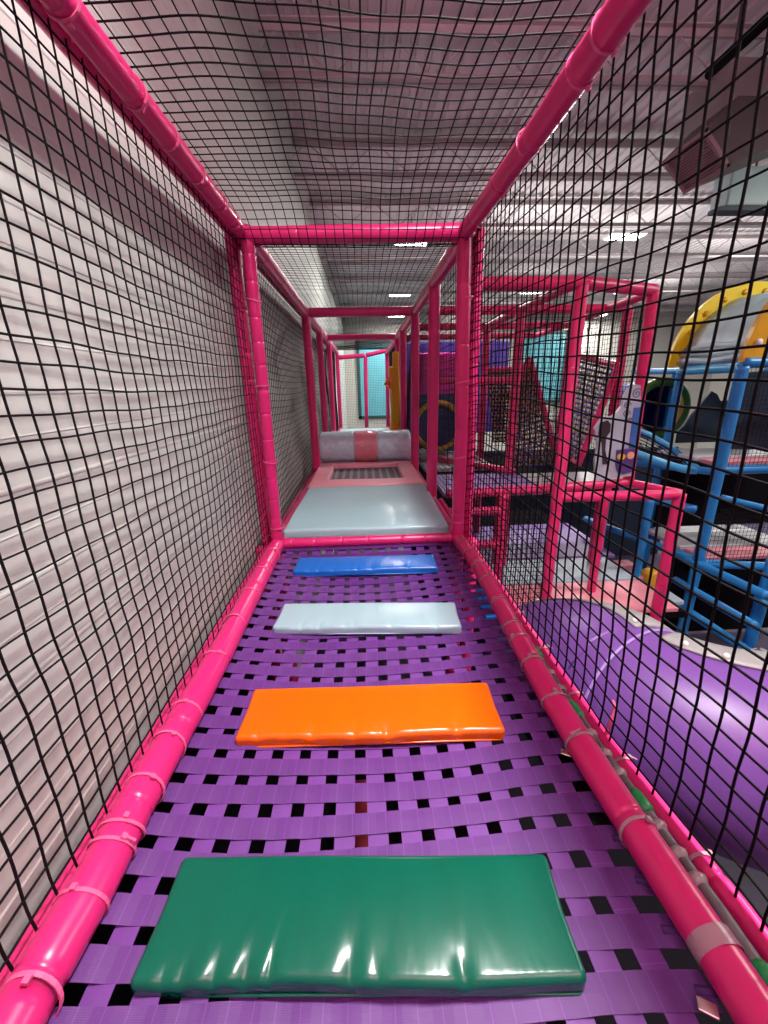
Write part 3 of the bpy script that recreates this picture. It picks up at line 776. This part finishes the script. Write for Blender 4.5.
# hoop bridge
hb = thing('hoop_bridge', 'round blue hoop with a rope web leaning against the blue post', 'climbing net', (3.4, 4.3, .1))
def hp(a, R=1): return (3.30+.56*R*math.cos(a), 4.55+.45*R*math.sin(a), .20-.17*R*math.cos(a)+(.24 if math.sin(a) > 0 else .10)*R*math.sin(a))
MB().tube([hp(2*PI*k/40) for k in range(40)], .04, 10, closed=True).build('hoop', M['cyan'], hb)
mb = MB()
for k in range(12): mb.tube([hp(2*PI*k/12, .08), hp(2*PI*k/12)], .006, 5)
for R in (.3, .5, .7, .88): mb.tube([hp(2*PI*k/12, R) for k in range(12)], .006, 5, closed=True)
mb.build('rope_web', M['finerope'], hb)
# arch canopy
ac = thing('arch_canopy', 'pale blue barrel canopy between yellow arches on top of the blue tower', 'canopy', (3.8, 4, 1.12))
def arch(y, R0, R1, xc, zc, th, name, m, h=1.0, a0=PI*.5, a1=PI):
    pts = [(xc+R1*math.cos(a), zc+R1*h*math.sin(a)) for a in [a1+(a0-a1)*k/30 for k in range(31)]]+[(xc+R0*math.cos(a), zc+R0*h*math.sin(a)) for a in [a0+(a1-a0)*k/30 for k in range(31)]]
    mb = MB()
    n = 31
    vs = [(x, y-th/2, z) for x, z in pts]+[(x, y+th/2, z) for x, z in pts]
    N2 = 2*n; fs = []
    for k in range(n-1):
        a, b, c, d = k, k+1, N2-2-k, N2-1-k
        fs.append((a, d, c, b)); fs.append((a+N2, b+N2, c+N2, d+N2))
        fs.append((a, b, b+N2, a+N2)); fs.append((d, d+N2, c+N2, c))
    fs.append((0, N2, 2*N2-1, N2-1)); fs.append((n-1, n, n+N2, n-1+N2))
    mb._add(vs, fs, 0, True)
    return mb.build(name, m, ac)
XC, ZC = 4.72, 1.14
far = arch(5.12, .72, .92, XC-.0, ZC, .05, 'arch', M['yellow'], 1.02, 0, PI)
near = arch(4.02, .80, 1.0, XC, ZC, .05, 'arch', M['gold'], 1.02, 0, PI)  # yellow arch too, its shade put into the darker gold
for a in (2.95, 2.65, 2.35, 2.05, 1.75, 1.45):
    for (oo, y, R, m) in ((near, 4.02, .9, M['bolt']), (far, 5.12, .82, M['gold'])):
        c = (XC+R*math.cos(a), ZC+1.02*R*math.sin(a))
        MB().tube([(c[0], y-.04, c[1]), (c[0], y-.022, c[1])], .032, 14).build('round_stud', m, oo)
blu = arch(4.05, .74, .80, XC, ZC, .06, 'arch_rim', M['bluetube'], 1.02, 0, PI)
vs = []; fs = []
ny, na = 8, 30
for j in range(ny+1):
    for k in range(na+1):
        a = PI*k/na; y = 4.06+1.04*j/ny; R = .77
        vs.append((XC+R*math.cos(a), y, ZC+1.02*R*math.sin(a)+.006*math.sin(a*14+y*5)))
for j in range(ny):
    for k in range(na): a = j*(na+1)+k; fs.append((a, a+na+1, a+na+2, a+1))
mb = MB(); mb._add(vs, fs); o = mb.build('canopy_cover', M['cloud'], ac); o.modifiers.new('thick', 'SOLIDIFY').thickness = .012
for k in range(3):   # sagging folds along the lower edge
    MB().tube([(XC-.80+.03*k, 4.06+i*.105, ZC+.05+.075*k+.012*math.sin(i*.9+k)) for i in range(11)], .035, 8).build('canopy_fold', M['cloud'], ac)

net('tower_net', lambda u, v: (3.8+u*.045, 3.96, .1+v*.045), 30, 22, .002, M['finerope'], 'dark fine net on the front of the blue tower above the upper deck')
net('tower_net', lambda u, v: (3.8+u*.045, 3.96, -1.0+v*.045), 30, 14, .002, M['finerope'], 'dark fine net on the front of the blue tower above the lower deck')

# ================================================================== HALL: WALL PANELS, HEATER, LAMPS
def wallpanel(label, x0, x1, z0, z1, y=17.97):
    root = thing('wall_panel', label, 'panel', ((x0+x1)/2, y, z0))
    MB().box(((x0+x1)/2, y, (z0+z1)/2), (x1-x0, .05, z1-z0)).build('panel_face', M['teal'], root)
    mb = MB()
    for a, b in (((x0, z0), (x1, z0)), ((x0, z0), (x0, z1)), ((x1, z0), (x1, z1)), ((x0, z1), (x1, z1))):
        mb.box(((a[0]+b[0])/2, y-.03, (a[1]+b[1])/2), (abs(b[0]-a[0])+.12, .05, abs(b[1]-a[1])+.12))
    mb.build('dark_edging', M['tealedge'], root)
wallpanel('teal panel on the end wall seen straight down the walkway', -.18, 1.9, -.3, 2.75)
wallpanel('teal panel on the end wall seen through the V of the woven nets', 6.7, 8.7, .2, 3.0)

hv = thing('duct_heater', 'grey hanging heater with a louvred face high on the right', 'heater', (3.3, 4.4, 2.5))
y0, y1 = 3.86, 4.34
def hq(p, y): return (p[0]+(y-3.86)*.30, y, p[1]+(y-3.86)*.12)
prof_ = [(2.84, 2.92), (3.10, 2.67), (3.9, 2.96), (3.95, 3.12), (3.05, 3.12)]
mb = MB(); n = len(prof_)
vs = [(p[0], y0, p[1]) for p in prof_]+[(p[0], y1, p[1]) for p in prof_]
fs = [(i, i+n, (i+1) % n+n, (i+1) % n) for i in range(n)]+[tuple(range(n)), tuple(range(2*n-1, n-1, -1))]
mb._add(vs, fs, 0, True); mb.build('casing', M['hvac'], hv)
A, B = Vector((2.84, 0, 2.92)), Vector((3.10, 0, 2.67)); nn = Vector((-.25, 0, -.26)).normalized()
mb = MB()
for p in (A.lerp(B, .03), A.lerp(B, .97)):
    mb.box(p+Vector((0, (y0+y1)/2, 0))+nn*.015, (.025, y1-y0, .03), Matrix.Rotation(PI/4, 3, 'Y'))
for yy in (y0+.015, y1-.015):
    q = A.lerp(B, .5)+Vector((0, yy, 0))+nn*.015; mb.box(q, (.36, .03, .03), Matrix.Rotation(math.atan2(.25, .26), 3, 'Y'))
mb.build('louvre_frame', mat('pinkish_metal_frame', (.30, .21, .215), .5), hv)
mb = MB()
for k in range(15):
    q = A.lerp(B, .07+.86*k/14)+Vector((0, (y0+y1)/2, 0))+nn*.012
    mb.box(q, (.018, y1-y0-.06, .004), Matrix.Rotation(PI*.1, 3, 'Y'))
mb.build('louvre_slat', mat('louvre_metal', (.33, .23, .235), .5), hv)
MB().rbox((3.5, 4.4, 3.33), (.7, .5, .42), .015, (2, 2, 2)).build('plenum_box', mat('plenum_metal', (.30, .27, .27), .5), hv)
for xx in (3.2, 3.8): MB().tube([(xx, 4.2, 3.1), (xx, 4.2, 3.92)], .012, 6).build('hanger_rod', M['steel'], hv)
aq = thing('air_duct', 'pale aqua duct with a dark base behind the louvred heater', 'duct', (4.6, 5.4, 2.6))
MB().rbox((4.85, 5.12, 2.98), (1.6, .25, .36), .02, (2, 2, 1)).build('duct_body', M['aqua'], aq)
MB().box((4.78, 5.08, 2.775), (1.6, .16, .04)).build('duct_base', M['navy'], aq)
for xx in (4.4, 5.4): MB().tube([(xx, 5.12, 3.1), (xx, 5.12, 3.92)], .012, 6).build('hanger_rod', M['steel'], aq)
st = MB().tube([(3.2, 3.55, 3.43), (3.15, 5.4, 3.43)], .03, 8); 
cb = MB().tube([(2.84, 3.95, 3.3), (2.83, 3.45, 3.3), (2.83, 2.6, 3.3)], .035, 8).build('service_pipe', M['black']); tag(cb, 'black pipe running under the ceiling left of the heater', 'pipe')

LAMPS = [((.98, 8.5), 'bright ceiling lamp seen just under the first overhead crossbar'), ((1.16, 12.9), 'second ceiling lamp in the row beyond the first overhead crossbar'),
         ((1.35, 16.6), 'farthest ceiling lamp in the row above the walkway'), ((4.88, 8.26), 'bright ceiling lamp hanging high right of the pink frame top'),
         ((5.0, 12.75), 'ceiling lamp seen through the near top of the pink climbing frame, left of its post'), ((7.9, 12.9), 'ceiling lamp seen under the top right corner of the pink climbing frame'),
         ((9.4, 17.0), 'distant ceiling lamp above the yellow arches')]
def lamp(x, y, label, power):
    root = thing('ceiling_lamp', label, 'lamp', (x, y, 3.5), 'ceiling lamps')
    MB().box((x, y, 3.53), (.64, .34, .05)).build('housing', M['lampframe'], root)
    MB().box((x, y, 3.495), (.58, .28, .012)).build('diffuser', M['lamp'], root)
    MB().tube([(x, y, 3.55), (x, y, 3.93)], .008, 6).build('hanger', M['steel'], root)
    if power:
        ld = bpy.data.lights.new('lamp_light', 'AREA'); ld.shape = 'RECTANGLE'; ld.size = .58; ld.size_y = .28; ld.energy = power; ld.color = (1, .97, .93)
        lo = bpy.data.objects.new('lamp_light', ld); lo.location = (x, y, 3.48); C.objects.link(lo)
for (xy, lab) in LAMPS: lamp(xy[0], xy[1], lab, 150)
def area(x, y, z, e, sx, sy, col=(1, .97, .94), rot=(0, 0, 0), spread=None):
    ld = bpy.data.lights.new('unseen_light', 'AREA'); ld.shape = 'RECTANGLE'; ld.size = sx; ld.size_y = sy; ld.energy = e; ld.color = col
    if spread: ld.spread = spread
    lo = bpy.data.objects.new('unseen_light', ld); lo.location = (x, y, z); lo.rotation_euler = rot; C.objects.link(lo)
area(.72, .7, 3.42, 105, .2, .5, spread=2.0)                      # strip lamp over the near bay, above the frame
for x, y, e in ((6.4, 2.4, 150), (8.7, 8.3, 150), (8.7, 3.9, 150), (12, 8.3, 150)): area(x, y, 3.42, e, .58, .28)  # added lights without fixtures, brightening the right of the hall
for x, y in ((3, 8.0), (5, 8.5), (5, 13), (9, 5), (9, 13), (4, 17), (12, 9.5), (8, 9.5)):      # added uplights without fixtures, brightening the ceiling deck
    area(x, y, 2.9, 27, 1.2, 1.2, (1, .96, .93), (PI, 0, 0))
area(1.2, -2.2, 1.6, 480, 1.5, .6, (1, .50, .64), (PI*.90, 0, 0), 2.0)   # added pink light behind the camera, tinting the near ceiling
w = bpy.data.worlds.new('World'); bpy.context.scene.world = w; w.use_nodes = True
w.node_tree.nodes['Background'].inputs[0].default_value = (.9, .85, .9, 1); w.node_tree.nodes['Background'].inputs[1].default_value = .05

# ================================================================== CAMERA
f_px, pit, yaw, rol = 399.2873, .3051, .0429, -.0215
cy, sy, cp, sp = math.cos(yaw), math.sin(yaw), math.cos(pit), math.sin(pit)
fwd = Vector((sy*cp, cy*cp, -sp)); right = Vector((cy, -sy, 0)); up = right.cross(fwd)
r2 = right*math.cos(rol)+up*math.sin(rol); u2 = up*math.cos(rol)-right*math.sin(rol)
cam = bpy.data.cameras.new('Camera'); co = bpy.data.objects.new('Camera', cam); C.objects.link(co)
co.matrix_world = Matrix(((r2.x, u2.x, -fwd.x, .0036), (r2.y, u2.y, -fwd.y, 0), (r2.z, u2.z, -fwd.z, .984), (0, 0, 0, 1)))
cam.sensor_fit = 'HORIZONTAL'; cam.sensor_width = 36; cam.lens = f_px*36/768; cam.clip_start = .02
sc = bpy.context.scene; sc.camera = co
sc.view_settings.view_transform = 'Standard'; sc.view_settings.look = 'None'; sc.view_settings.gamma = 1; sc.view_settings.use_curve_mapping = False
sc.view_settings.exposure = 0
sc.cycles.use_denoising = True
sc.cycles.max_bounces = 8
